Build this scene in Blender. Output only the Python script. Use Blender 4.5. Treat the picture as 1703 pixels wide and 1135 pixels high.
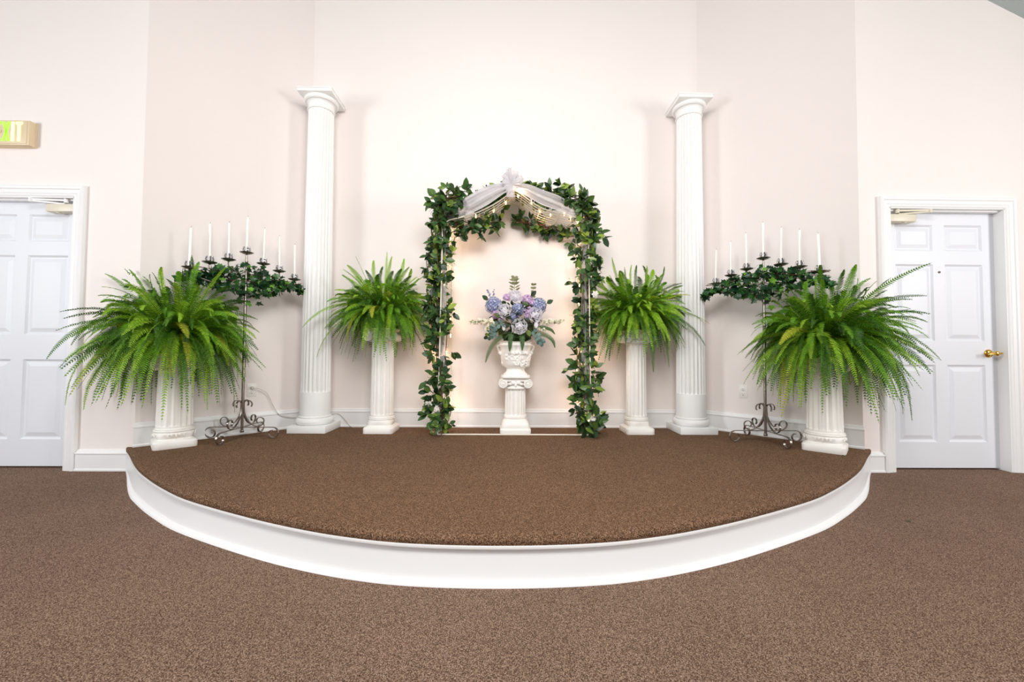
import bpy, bmesh, math, random
from mathutils import Vector, Matrix, Euler
PI = math.pi
sc = bpy.context.scene
for o in list(bpy.data.objects): bpy.data.objects.remove(o)
COL = sc.collection

# ---------------------------------------------------------------- camera
cam_d = bpy.data.cameras.new('camera')
cam = bpy.data.objects.new('camera', cam_d); COL.objects.link(cam)
cam_d.sensor_width = 36.0; cam_d.lens = 671.1 / 1703 * 36
cam_d.clip_start = 0.05
yaw, pitch, roll = -0.0160, 0.0307, 0.0065
F = Vector((-math.sin(yaw)*math.cos(pitch), math.cos(yaw)*math.cos(pitch), math.sin(pitch)))
Rt = Vector((math.cos(yaw), math.sin(yaw), 0)); Up = Rt.cross(F)
R2 = Rt*math.cos(roll) + Up*math.sin(roll); U2 = -Rt*math.sin(roll) + Up*math.cos(roll)
M = Matrix((R2, U2, -F)).transposed().to_4x4()
M.translation = Vector((0.0059, -3.9375, 0.8888))
cam.matrix_world = M
sc.camera = cam

# ---------------------------------------------------------------- world, light, exposure
w = bpy.data.worlds.new('world'); sc.world = w; w.use_nodes = True
w.node_tree.nodes['Background'].inputs[0].default_value = (0.93, 0.96, 1.0, 1)
w.node_tree.nodes['Background'].inputs[1].default_value = 0.36
sc.view_settings.view_transform = 'Standard'; sc.view_settings.look = 'None'
sc.view_settings.gamma = 1.0; sc.view_settings.use_curve_mapping = False
sc.view_settings.exposure = 0.08

def area(name, loc, target, sx, sy, power, color):
    d = bpy.data.lights.new(name, 'AREA'); d.shape = 'RECTANGLE'; d.size = sx; d.size_y = sy
    d.energy = power; d.color = color
    o = bpy.data.objects.new(name, d); COL.objects.link(o)
    o.location = loc
    o.rotation_euler = (Vector(target)-Vector(loc)).to_track_quat('-Z', 'Y').to_euler()
    return o
# daylight through the tall windows of the two side walls, and an added fill light above the camera to even out the walls
area('window_daylight', (-5.55, -4.2, 1.85), (0, -1.2, 1.7), 1.0, 1.7, 106, (0.95, 0.97, 1.0))
area('window_daylight', (5.55, -4.1, 1.95), (0, -1.2, 1.7), 1.0, 1.7, 106, (1.0, 0.98, 0.97))
area('added_fill_light', (0, -3.75, 3.2), (0, -.6, 1.1), 2.2, 1.2, 120, (1.0, 0.965, 0.945))

# ---------------------------------------------------------------- materials
def lin(c):
    return tuple(((v/255)/12.92 if v/255 <= .04045 else ((v/255+.055)/1.055)**2.4) for v in c) + (1.0,)
def mat(name, rgb, rough=0.5, metal=0.0, spec=0.5, noise=0, nscale=8, bump=0, bscale=200, emit=None, es=0):
    m = bpy.data.materials.new(name); m.use_nodes = True
    nt = m.node_tree; b = nt.nodes['Principled BSDF']
    b.inputs['Base Color'].default_value = lin(rgb); b.inputs['Roughness'].default_value = rough
    b.inputs['Metallic'].default_value = metal; b.inputs['Specular IOR Level'].default_value = spec
    tc = nt.nodes.new('ShaderNodeTexCoord')
    if noise:
        n = nt.nodes.new('ShaderNodeTexNoise'); n.inputs['Scale'].default_value = nscale; n.inputs['Detail'].default_value = 4
        nt.links.new(tc.outputs['Object'], n.inputs['Vector'])
        mx = nt.nodes.new('ShaderNodeMix'); mx.data_type = 'RGBA'
        a = lin(rgb); mx.inputs[6].default_value = tuple(v*(1-noise) for v in a[:3])+(1,); mx.inputs[7].default_value = tuple(min(1, v*(1+noise*.5)) for v in a[:3])+(1,)
        nt.links.new(n.outputs['Fac'], mx.inputs[0]); nt.links.new(mx.outputs[2], b.inputs['Base Color'])
    if bump:
        n2 = nt.nodes.new('ShaderNodeTexNoise'); n2.inputs['Scale'].default_value = bscale; n2.inputs['Detail'].default_value = 3
        nt.links.new(tc.outputs['Object'], n2.inputs['Vector'])
        bp = nt.nodes.new('ShaderNodeBump'); bp.inputs['Strength'].default_value = bump; bp.inputs['Distance'].default_value = .004
        nt.links.new(n2.outputs['Fac'], bp.inputs['Height']); nt.links.new(bp.outputs[0], b.inputs['Normal'])
    if emit:
        b.inputs['Emission Color'].default_value = lin(emit); b.inputs['Emission Strength'].default_value = es
    return m
def leafmat(name, cols, rough=0.45, trans=0.25, spec=.4):
    """natural colour differences from leaf to leaf"""
    m = bpy.data.materials.new(name); m.use_nodes = True; nt = m.node_tree
    b = nt.nodes['Principled BSDF']; b.inputs['Roughness'].default_value = rough; b.inputs['Specular IOR Level'].default_value = spec
    g = nt.nodes.new('ShaderNodeNewGeometry'); r = nt.nodes.new('ShaderNodeValToRGB')
    while len(r.color_ramp.elements) < len(cols): r.color_ramp.elements.new(.5)
    for e, (p, c) in zip(r.color_ramp.elements, cols): e.position = p; e.color = lin(c)
    nt.links.new(g.outputs['Random Per Island'], r.inputs[0]); nt.links.new(r.outputs[0], b.inputs['Base Color'])
    if trans:
        t = nt.nodes.new('ShaderNodeBsdfTranslucent'); nt.links.new(r.outputs[0], t.inputs[0])
        mx = nt.nodes.new('ShaderNodeMixShader'); mx.inputs[0].default_value = trans
        nt.links.new(b.outputs[0], mx.inputs[1]); nt.links.new(t.outputs[0], mx.inputs[2])
        nt.links.new(mx.outputs[0], nt.nodes['Material Output'].inputs[0])
    return m
def carpetmat(name, dark, mid, light, scale):
    m = bpy.data.materials.new(name); m.use_nodes = True; nt = m.node_tree; b = nt.nodes['Principled BSDF']
    b.inputs['Roughness'].default_value = 1; b.inputs['Specular IOR Level'].default_value = .05
    tc = nt.nodes.new('ShaderNodeTexCoord')
    n = nt.nodes.new('ShaderNodeTexNoise'); n.inputs['Scale'].default_value = scale; n.inputs['Detail'].default_value = 3; n.inputs['Roughness'].default_value = .65
    nt.links.new(tc.outputs['Object'], n.inputs['Vector'])
    v = nt.nodes.new('ShaderNodeTexVoronoi'); v.inputs['Scale'].default_value = scale*1.1
    nt.links.new(tc.outputs['Object'], v.inputs['Vector'])
    big = nt.nodes.new('ShaderNodeTexNoise'); big.inputs['Scale'].default_value = 2.2; big.inputs['Detail'].default_value = 3
    nt.links.new(tc.outputs['Object'], big.inputs['Vector'])
    r = nt.nodes.new('ShaderNodeValToRGB'); els = r.color_ramp.elements
    els[0].position = .30; els[0].color = lin(dark); els[1].position = .72; els[1].color = lin(light)
    e = els.new(.50); e.color = lin(mid)
    sp = nt.nodes.new('ShaderNodeSeparateColor'); nt.links.new(v.outputs['Color'], sp.inputs[0])
    a = nt.nodes.new('ShaderNodeMath'); a.operation = 'MULTIPLY_ADD'; a.inputs[1].default_value = .28
    nt.links.new(sp.outputs[0], a.inputs[0])
    s = nt.nodes.new('ShaderNodeMath'); s.operation = 'MULTIPLY_ADD'; s.inputs[1].default_value = 1.0; s.inputs[2].default_value = -.14
    nt.links.new(n.outputs['Fac'], s.inputs[0]); nt.links.new(s.outputs[0], a.inputs[2])
    nt.links.new(a.outputs[0], r.inputs[0])
    mx = nt.nodes.new('ShaderNodeMix'); mx.data_type = 'RGBA'; mx.blend_type = 'MULTIPLY'; mx.inputs[0].default_value = .25
    nt.links.new(r.outputs[0], mx.inputs[6]); nt.links.new(big.outputs['Fac'], mx.inputs[7]); nt.links.new(mx.outputs[2], b.inputs['Base Color'])
    bp = nt.nodes.new('ShaderNodeBump'); bp.inputs['Strength'].default_value = .8; bp.inputs['Distance'].default_value = .006
    nt.links.new(a.outputs[0], bp.inputs['Height']); nt.links.new(bp.outputs[0], b.inputs['Normal'])
    return m
def tullemat(name, alpha):
    m = bpy.data.materials.new(name); m.use_nodes = True; nt = m.node_tree
    d = nt.nodes['Principled BSDF']; d.inputs['Base Color'].default_value = (.9, .88, .9, 1); d.inputs['Roughness'].default_value = .7
    t = nt.nodes.new('ShaderNodeBsdfTransparent'); tr = nt.nodes.new('ShaderNodeBsdfTranslucent'); tr.inputs[0].default_value = (.9, .88, .9, 1)
    m1 = nt.nodes.new('ShaderNodeMixShader'); m1.inputs[0].default_value = .45
    m2 = nt.nodes.new('ShaderNodeMixShader'); m2.inputs[0].default_value = alpha
    nt.links.new(d.outputs[0], m1.inputs[1]); nt.links.new(tr.outputs[0], m1.inputs[2])
    nt.links.new(t.outputs[0], m2.inputs[1]); nt.links.new(m1.outputs[0], m2.inputs[2])
    nt.links.new(m2.outputs[0], nt.nodes['Material Output'].inputs[0])
    return m
WALL = mat('wall_paint', (243, 235, 231), .75, noise=.02, nscale=1.5, bump=.12, bscale=90)
CEIL = mat('ceiling_paint', (176, 186, 186), .9, bump=.5, bscale=60)
TRIM = mat('trim_paint', (240, 240, 240), .38, bump=.03, bscale=30)
DOORM = mat('door_paint', (228, 231, 237), .42, bump=.08, bscale=120)
COLM = mat('column_paint', (242, 242, 241), .45, bump=.03, bscale=60)
PLASTER = mat('plaster', (247, 245, 240), .55, noise=.05, nscale=14, bump=.25, bscale=70)
CARPET = carpetmat('floor_carpet', (66, 48, 39), (133, 105, 89), (206, 178, 156), 310)
CARPET2 = carpetmat('stage_carpet', (56, 41, 31), (121, 92, 71), (190, 155, 126), 270)
IRON = mat('brushed_iron', (156, 146, 138), .24, metal=.9)
CHROME = mat('polished_steel', (190, 190, 196), .12, metal=1)
BRASS = mat('brass', (222, 178, 90), .18, metal=1)
WAX = mat('candle_wax', (254, 253, 248), .45, noise=.02)
WICK = mat('wick', (70, 60, 50), .9, noise=.1)
PLASTIC = mat('outlet_plastic', (240, 238, 232), .35, noise=.01)
SLOT = mat('outlet_slot', (45, 42, 40), .7, noise=.1)
CORD = mat('cord_plastic', (205, 200, 190), .5, noise=.03)
CREAM = mat('closer_enamel', (224, 216, 196), .4, noise=.02)
SIGNM = mat('sign_housing', (226, 206, 170), .45, noise=.03)
EXITG = mat('exit_letter_green', (150, 235, 60), .4, noise=.01, emit=(150, 245, 70), es=1.0)
EXITW = mat('exit_letter_lit', (225, 245, 150), .4, noise=.01, emit=(235, 255, 160), es=1.3)
WIRE = mat('arch_enamel', (238, 230, 212), .4, noise=.03, nscale=30)
VINE = mat('vine_bark', (92, 62, 42), .8, noise=.3, nscale=40)
POTM = mat('pot_plastic', (52, 74, 40), .5, noise=.1)
FERN = [leafmat('fern_leaf_mature', [(0, (40, 80, 12)), (1, (72, 122, 22))], .5, .25), leafmat('fern_leaf', [(0, (84, 138, 22)), (1, (124, 178, 40))], .5, .3),
        leafmat('fern_leaf_young', [(0, (130, 182, 36)), (1, (172, 212, 62))], .5, .3), leafmat('fern_leaf_yellowing', [(0, (168, 184, 40)), (1, (206, 206, 70))], .5, .3)]
STEM = mat('fern_stem', (96, 118, 42), .6, noise=.2)
LAUREL = leafmat('laurel_leaf', [(0, (28, 52, 30)), (.4, (50, 84, 42)), (.75, (82, 116, 50)), (1, (156, 176, 72))], .35, .12, .5)
IVY = leafmat('ivy_leaf', [(0, (24, 52, 34)), (.5, (40, 82, 46)), (.85, (62, 116, 52)), (1, (130, 188, 66))], .35, .12, .5)
DARKLEAF = leafmat('bouquet_leaf', [(0, (26, 44, 24)), (.6, (48, 76, 34)), (1, (104, 122, 50))], .45, .15)
EUCA = leafmat('eucalyptus_leaf', [(0, (70, 96, 90)), (1, (116, 142, 136))], .6, .15)
EUCB = leafmat('eucalyptus_leaf_olive', [(0, (96, 100, 60)), (1, (138, 136, 100))], .6, .15)
ROSEM = leafmat('white_petal', [(0, (244, 242, 250)), (1, (255, 254, 255))], .6, .35)
HYD = leafmat('hydrangea_petal', [(0, (120, 128, 176)), (.5, (158, 166, 206)), (.8, (190, 198, 224)), (1, (232, 234, 222))], .6, .2)
LILAC = leafmat('lilac_petal', [(0, (206, 170, 214)), (1, (240, 216, 240))], .6, .2)
CREAMP = leafmat('cream_petal', [(0, (130, 140, 70)), (.10, (140, 150, 80)), (.13, (240, 232, 206)), (1, (252, 248, 236))], .6, .2)
GARD = mat('gardenia_petal', (250, 246, 238), .5, noise=.02)
TULLE = tullemat('tulle', .72)
TULLE3 = tullemat('tulle_thin', .5)
TULLE2 = tullemat('tulle_dense', .62)
BULB = mat('bulb_glass', (255, 214, 150), .3, noise=.01, emit=(255, 205, 130), es=14)

# ---------------------------------------------------------------- mesh helpers
class MB:
    def __init__(s): s.v = []; s.f = []; s.m = []
    def add(s, verts, faces, mi=0):
        k = len(s.v); s.v.extend([tuple(p) for p in verts]); s.f.extend([tuple(i+k for i in f) for f in faces]); s.m.extend([mi]*len(faces))
    def box(s, x0, y0, z0, x1, y1, z1, mi=0, T=None):
        vs = [Vector(p) for p in ((x0,y0,z0),(x1,y0,z0),(x1,y1,z0),(x0,y1,z0),(x0,y0,z1),(x1,y0,z1),(x1,y1,z1),(x0,y1,z1))]
        if T: vs = [T @ p for p in vs]
        s.add(vs, [(0,3,2,1),(4,5,6,7),(0,1,5,4),(1,2,6,5),(2,3,7,6),(3,0,4,7)], mi)
    def bbox(s, x0, y0, z0, x1, y1, z1, b=.004, T=None, mi=0):
        """box with bevelled edges"""
        bm = bmesh.new(); bmesh.ops.create_cube(bm, size=1)
        for v in bm.verts: v.co = Vector(((x0+x1)/2+v.co.x*(x1-x0), (y0+y1)/2+v.co.y*(y1-y0), (z0+z1)/2+v.co.z*(z1-z0)))
        bmesh.ops.bevel(bm, geom=bm.edges[:], offset=b, segments=2, affect='EDGES', profile=.5)
        bm.verts.index_update()
        vs = [(T @ v.co if T else v.co.copy()) for v in bm.verts]
        s.add(vs, [tuple(v.index for v in f.verts) for f in bm.faces], mi); bm.free()
    def rings(s, rings, close=True, cap=True, mi=0):
        n = len(rings[0]); k = len(s.v)
        for r in rings: s.v.extend([tuple(p) for p in r])
        for i in range(len(rings)-1):
            for j in range(n if close else n-1):
                a = k+i*n+j; b = k+i*n+(j+1) % n
                s.f.append((a, b, b+n, a+n)); s.m.append(mi)
        if cap and close:
            s.f.append(tuple(k+j for j in range(n-1, -1, -1))); s.m.append(mi)
            s.f.append(tuple(k+(len(rings)-1)*n+j for j in range(n))); s.m.append(mi)
    def lathe(s, prof, n=40, c=(0,0,0), T=None, cap=True, mi=0):
        rs = []
        for r, z in prof:
            ring = [Vector((c[0]+r*math.cos(2*PI*i/n), c[1]+r*math.sin(2*PI*i/n), c[2]+z)) for i in range(n)]
            if T: ring = [T @ p for p in ring]
            rs.append(ring)
        s.rings(rs, cap=cap, mi=mi)
    def loft(s, secs, n=64, c=(0,0), mi=0):
        """secs (z, half width, exponent): superellipse sections from square to round"""
        rs = []
        for z, h, e in secs:
            ring = []
            for i in range(n):
                t = 2*PI*(i+.5)/n; cx, sx = math.cos(t), math.sin(t)
                r = h/((abs(cx)**e+abs(sx)**e)**(1/e)); ring.append((c[0]+r*cx, c[1]+r*sx, z))
            rs.append(ring)
        s.rings(rs, mi=mi)
    def tube(s, pts, r, n=8, taper=None, mi=0):
        pts = [Vector(p) for p in pts]; N = len(pts); rs = []
        t0 = (pts[1]-pts[0]).normalized(); u = t0.orthogonal().normalized()
        for i, p in enumerate(pts):
            t = (pts[min(i+1, N-1)]-pts[max(i-1, 0)]).normalized()
            u = (u-t*u.dot(t)); u = u.normalized() if u.length > 1e-6 else t.orthogonal().normalized()
            v = t.cross(u); rr = r*(1 if taper is None else 1+(taper-1)*i/(N-1))
            rs.append([p+(u*math.cos(2*PI*k/n)+v*math.sin(2*PI*k/n))*rr for k in range(n)])
        s.rings(rs, mi=mi)
    def strap(s, pts, side, wd, th, mi=0):
        """flat bar bent along pts; side = its width direction"""
        pts = [Vector(p) for p in pts]; side = Vector(side).normalized(); N = len(pts); rs = []
        for i, p in enumerate(pts):
            t = (pts[min(i+1, N-1)]-pts[max(i-1, 0)]).normalized(); v = t.cross(side).normalized()
            rs.append([p+side*wd/2+v*th/2, p-side*wd/2+v*th/2, p-side*wd/2-v*th/2, p+side*wd/2-v*th/2])
        s.rings(rs, mi=mi)
    def sphere(s, c, r, n=10, sc3=(1,1,1), mi=0):
        rs = []; m = max(5, n//2+2)
        for i in range(1, m):
            a = PI*i/m; rs.append([(c[0]+r*sc3[0]*math.sin(a)*math.cos(2*PI*j/n), c[1]+r*sc3[1]*math.sin(a)*math.sin(2*PI*j/n), c[2]-r*sc3[2]*math.cos(a)) for j in range(n)])
        s.rings(rs, mi=mi)
    def build(s, name, mats, parent=None, smooth=False, loc=None):
        me = bpy.data.meshes.new(name); me.from_pydata(s.v, [], s.f)
        for m in (mats if isinstance(mats, (list, tuple)) else [mats]): me.materials.append(m)
        me.polygons.foreach_set('material_index', s.m)
        if smooth:
            me.polygons.foreach_set('use_smooth', [True]*len(s.f))
            if smooth != 'all':
                try: me.set_sharp_from_angle(angle=math.radians(40))
                except Exception: pass
        me.update()
        o = bpy.data.objects.new(name, me); COL.objects.link(o)
        if parent: o.parent = parent
        if loc: o.location = loc
        return o
def tag(o, label=None, cat=None, group=None, kind=None):
    if label: o['label'] = label
    if cat: o['category'] = cat
    if group: o['group'] = group
    if kind: o['kind'] = kind
    return o
def empty(name, loc, label, cat, group=None, rz=0, kind=None):
    o = bpy.data.objects.new(name, None); COL.objects.link(o); o.location = loc; o.rotation_euler = (0, 0, rz); o.empty_display_size = .1
    return tag(o, label, cat, group, kind)
def structure(o, label=None): return tag(o, label, None, None, 'structure')
def spline(pts, n):
    P = [Vector(p) for p in pts]; P = [P[0]*2-P[1]]+P+[P[-1]*2-P[-2]]; out = []
    m = len(P)-3
    for k in range(n+1):
        t = k/n*m; i = min(int(t), m-1); t -= i; a, b, c, d = P[i:i+4]
        out.append(.5*((2*b)+(c-a)*t+(2*a-5*b+4*c-d)*t*t+(3*b-a-3*c+d)*t**3))
    return out

# ---------------------------------------------------------------- room
A, D1, B = 2.757, .863, 1.9103
H = .174                       # stage height
RIDGE = 5.65
def cz(x): return RIDGE-.5*abs(x)
mb = MB(); mb.box(-5.6, -8, -.05, 5.6, .3, 0); structure(mb.build('floor', CARPET))
TK = .12
def wallprism(name, p, q, holes=None, top=None):
    """upright wall from p to q (x,y), thickness outward (left of p->q), gable top"""
    mb = MB(); p = Vector(p); q = Vector(q); d = (q-p).normalized(); nrm = Vector((-d.y, d.x))
    L = (q-p).length
    cuts = [0, L]
    if p.x < 0 < q.x: cuts.append(-p.x/(q.x-p.x)*L)
    hs = holes or []
    for a, b, h0, h1 in hs: cuts += [a, b]
    cuts = sorted(set(cuts))
    for a, b in zip(cuts, cuts[1:]):
        rngs = [(0, None)]
        for ha, hb, h0, h1 in hs:
            if ha <= a+1e-6 and hb >= b-1e-6: rngs = ([(0, h0)] if h0 > 0 else [])+[(h1, None)]
        for z0, z1 in rngs:
            P = [p+d*a, p+d*b]; vs = []
            for k in (0, 1):
                for pt in P:
                    vs.append((pt.x+nrm.x*TK*k, pt.y+nrm.y*TK*k))
            zt = [z1 if z1 is not None else cz(v[0])+.02 for v in vs]
            mb.add([(v[0], v[1], z0) for v in vs]+[(v[0], v[1], z) for v, z in zip(vs, zt)],
                   [(0,1,5,4),(3,2,6,7),(1,3,7,5),(2,0,4,6),(4,5,7,6),(2,3,1,0)])
    return structure(mb.build(name, WALL))
# door openings: left x -4.172..-3.252, right x 2.988..3.908
wallprism('wall_left', (-5.6, -D1), (-A, -D1), [(5.6-4.172, 5.6-3.252, 0, 2.05)])
wallprism('wall_right', (A, -D1), (5.6, -D1), [(2.988-A, 3.908-A, 0, 2.05)])
wallprism('wall_back', (-B, 0), (B, 0))
wallprism('wall_back_left', (-A, -D1), (-B, 0))
wallprism('wall_back_right', (B, 0), (A, -D1))
# side walls of the hall with one tall window opening each
wallprism('wall_side_left', (-5.6, -8), (-5.6, -D1), [(8-4.9, 8-3.5, .8, 2.9)])
wallprism('wall_side_right', (5.6, -D1), (5.6, -8), [(3.4-D1, 4.8-D1, .8, 2.9)])
mb = MB()
for sgn in (-1, 1):
    x1 = sgn*5.8
    mb.add([(0, -8, RIDGE), (x1, -8, cz(x1)), (x1, .3, cz(x1)), (0, .3, RIDGE), (0, -8, RIDGE+.1), (x1, -8, cz(x1)+.1), (x1, .3, cz(x1)+.1), (0, .3, RIDGE+.1)],
           [(0,1,2,3),(4,7,6,5),(0,4,5,1),(1,5,6,2),(2,6,7,3),(3,7,4,0)])
structure(mb.build('ceiling', CEIL))

# baseboards: board, cap moulding and shoe in one profile swept along the wall
PROF = [(0, 0), (.026, 0), (.026, .012), (.018, .020), (.018, .138), (.024, .142), (.024, .150), (.012, .158), (.010, .172), (0, .1766)]
def baseboard(name, p, q, z0, mitre0=0, mitre1=0, h=.1766):
    mb = MB(); p = Vector(p); q = Vector(q); d = (q-p).normalized(); n = Vector((d.y, -d.x))
    rs = []
    for pt, mt in ((p, mitre0), (q, -mitre1)):
        rs.append([(pt.x+n.x*o+d.x*o*mt, pt.y+n.y*o+d.y*o*mt, z0+z*h/.1766) for o, z in PROF])
    mb.rings(rs); return structure(mb.build(name, TRIM))
mt = math.tan(math.radians(44.4)/2)
baseboard('baseboard_back', (-B, 0), (B, 0), H, mt, mt)
baseboard('baseboard_back_left', (-A, -D1), (-B, 0), H, -mt, mt)
baseboard('baseboard_back_right', (B, 0), (A, -D1), H, mt, -mt)
baseboard('baseboard_left', (-3.168, -D1), (-A, -D1), 0, 0, -mt, .155)
baseboard('baseboard_right', (A, -D1), (2.904, -D1), 0, -mt, 0, .152)
baseboard('baseboard_far_left', (-5.6, -D1), (-4.256, -D1), 0, 0, 0, .155)
baseboard('baseboard_far_right', (3.992, -D1), (5.6, -D1), 0, 0, 0, .155)

# door casings (profiled, mitred) with jamb
CP = [(0, 0), (0, .012), (.010, .018), (.022, .016), (.030, .020), (.052, .022), (.060, .028), (.072, .030), (.084, .026), (.086, 0)]
def casing(name, x0, x1, ztop):
    mb = MB(); rs = []
    path = [(x0, 0, -1, 0), (x0, ztop, -1, 1), (x1, ztop, 1, 1), (x1, 0, 1, 0)]
    for x, z, sx, sz in path:
        rs.append([(x+sx*u, -D1-v, z+sz*u) for u, v in CP])
    mb.rings(rs)
    # jamb boards lining the opening, with door stop
    mb.box(x0-.012, -D1-.012, 0, x0+.006, -D1+TK, ztop+.012)
    mb.box(x1-.006, -D1-.012, 0, x1+.012, -D1+TK, ztop+.012)
    mb.box(x0-.012, -D1-.012, ztop-.006, x1+.012, -D1+TK, ztop+.012)
    mb.box(x0, -D1+.018, ztop-.018, x1, -D1+.056, ztop)
    return structure(mb.build(name, TRIM))
casing('trim_1', -4.168, -3.256, 2.046)
casing('trim_2', 2.992, 3.904, 2.046)

def door(name, x0, x1, hinge_right, extras):
    """six panel door; front face at y = YF"""
    YF = -D1+.060; T = .044; zb, zt = .014, 2.036
    root = MB(); wd = x1-x0; c = (x0+x1)/2
    cols = [(c-.352, c-.047), (c+.047, c+.352)]
    rows = [(.215, .820), (1.007, 1.618), (1.726, 1.934)]
    xs = sorted([x0, x1]+[v for p in cols for v in p]); zs = sorted([zb, zt]+[v for p in rows for v in p])
    mb = root
    for i in range(len(xs)-1):
        for j in range(len(zs)-1):
            if any(abs(xs[i]-p[0]) < 1e-6 for p in cols) and any(abs(zs[j]-r[0]) < 1e-6 for r in rows):
                a, b, e, f = xs[i], xs[i+1], zs[j], zs[j+1]
                prev = None
                for ins, dep in ((0, 0), (.004, .004), (.014, .011), (.022, .011), (.052, .002), (.056, .002)):
                    r = [(a+ins, YF+dep, e+ins), (b-ins, YF+dep, e+ins), (b-ins, YF+dep, f-ins), (a+ins, YF+dep, f-ins)]
                    if prev:
                        mb.add(prev+r, [(0,1,5,4),(1,2,6,5),(2,3,7,6),(3,0,4,7)])
                    prev = r
                mb.add(prev, [(0,1,2,3)])
            else:
                mb.add([(xs[i], YF, zs[j]), (xs[i+1], YF, zs[j]), (xs[i+1], YF, zs[j+1]), (xs[i], YF, zs[j+1])], [(0,1,2,3)])
    v = [(x0,YF,zb),(x1,YF,zb),(x1,YF+T,zb),(x0,YF+T,zb),(x0,YF,zt),(x1,YF,zt),(x1,YF+T,zt),(x0,YF+T,zt)]
    mb.add(v, [(0,3,2,1),(4,5,6,7),(1,2,6,5),(2,3,7,6),(3,0,4,7)])
    o = structure(mb.build(name, DOORM))
    # closer: body on the door near the hinge side, folded double arm to the head jamb
    hx = x1-.006 if hinge_right else x0+.006; s = -1 if hinge_right else 1
    xa, xb = sorted((hx, hx+s*.215))
    cb = MB(); cb.bbox(xa, YF-.062, 1.940, xb, YF+.001, 2.000, .008)
    cb.lathe([(.016, 0), (.016, .005), (.010, .007)], 20, T=Matrix.Translation((hx+s*.14, YF-.035, 1.940)) @ Matrix.Rotation(PI, 4, 'X'))
    cl = cb.build('door_closer', CREAM, o, True)
    ar = MB()
    e1 = Vector((hx+s*.10, YF-.030, 2.008)); e2 = Vector((hx+s*.31, YF-.075, 2.016)); e3 = Vector((hx+s*.07, YF-.052, 2.026))
    ar.strap([e1, e1.lerp(e2, .5), e2], (0, 0, 1), .012, .006); ar.strap([e2+Vector((0,0,.010)), e2.lerp(e3, .5)+Vector((0,0,.006)), e3], (0, 0, 1), .012, .006)
    ar.lathe([(.012, 0), (.012, .030)], 16, c=(e2.x, e2.y, 2.006)); ar.lathe([(.013, 0), (.013, .030)], 16, c=(e3.x, e3.y, 2.008))
    ar.lathe([(.012, 0), (.012, .016)], 16, c=(e1.x, e1.y, 1.998))
    ar.build('closer_arm', CREAM if not hinge_right else TRIM, cl, True)
    if extras:
        k = MB(); kx, kz = x1-.075, .912
        Tm = Matrix.Translation((kx, YF, kz)) @ Matrix.Rotation(PI/2, 4, 'X')
        k.lathe([(.033, -.002), (.033, .004), (.028, .010), (.013, .014), (.012, .045), (.018, .050), (.018, .062), (.010, .068)], 28, T=Tm)
        k.tube(spline([(kx+.038, YF-.058, kz+.001), (kx+.01, YF-.060, kz), (kx-.03, YF-.060, kz-.004), (kx-.066, YF-.056, kz-.007)], 10), .0085, 10, .7)
        tag(k.build('door_handle', BRASS, o, True), 'brass lever handle')
        ph = MB(); ph.lathe([(.008, 0), (.008, .004), (.005, .005)], 20, T=Matrix.Translation((c, YF, 1.556)) @ Matrix.Rotation(PI/2, 4, 'X'))
        tag(ph.build('peephole', mat('peephole_lens', (60, 50, 40), .2, metal=.6), o, True), 'small dark peephole')
    return o
door('door_1', -4.166, -3.258, True, False)
door('door_2', 2.994, 3.902, False, True)

# ---------------------------------------------------------------- stage
half = [(0.0, -2.343), (0.345, -2.325), (0.606, -2.275), (0.878, -2.187), (1.181, -2.059), (1.578, -1.864), (1.829, -1.704), (2.069, -1.528), (2.341, -1.305), (2.68, -0.985), (2.815, -0.8635)]
ctl = [(-x, y, 0) for x, y in reversed(half)]+[(x, y, 0) for x, y in half[1:]]
arc = spline(ctl, 160)
def offset(pts, d):
    out = []
    for i, p in enumerate(pts):
        t = (pts[min(i+1, len(pts)-1)]-pts[max(i-1, 0)]).normalized(); n = Vector((t.y, -t.x, 0))
        q = p+n*(d if d < 0 else d*min(1, (2.816-abs(p.x))/.6)); q.y = min(q.y, -D1-.0005) if i in (0, len(pts)-1) else q.y
        out.append(q)
    return out
stage = empty('stage', (0, 0, 0), 'low curved platform with brown carpet top and white riser in the alcove', 'stage')
def sweep_profile(prof, path=arc):
    rs = [[(p.x, p.y, 0) for p in path]]
    mb = MB(); L = []
    for d, z in prof: L.append([(p.x, p.y, z) for p in offset(path, d)])
    mb.rings(L, close=False, cap=False)
    return mb
# carpet: flat top + rounded nose
mb = MB()
inner = [(p.x, p.y, H) for p in offset(arc, -.030)]
def wall_y(x): return 0 if abs(x) <= B else (-D1*(abs(x)-B)/(A-B) if abs(x) < A else -D1-.0002)
tv = []; 
for x, y, z in inner: tv.append((x, y, H)); tv.append((x, max(y, wall_y(x)), H))
mb.add(tv, [(2*i, 2*i+2, 2*i+3, 2*i+1) for i in range(len(inner)-1)])
nose = sweep_profile([(-.002, H-.038), (.003, H-.026), (.001, H-.014), (-.006, H-.006), (-.016, H-.0015), (-.030, H)])
mb.add(nose.v, nose.f)
mb.build('stage_carpet', CARPET2, stage, True)
r = sweep_profile([(.022, 0), (.018, .016), (-.012, H-.055), (-.015, H-.030)]); r.build('riser', TRIM, stage, 'all')
l = sweep_profile([(-.016, H-.058), (-.011, H-.057), (-.008, H-.055), (-.008, H-.054), (-.002, H-.052), (.004, H-.047), (.005, H-.040), (.003, H-.035), (-.030, H-.034)])
l.build('lip_moulding', TRIM, stage, True)
l = sweep_profile([(.010, .018), (.024, .017), (.034, .013), (.042, .006), (.044, 0)])
l.build('shoe_moulding', TRIM, stage, True)

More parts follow.
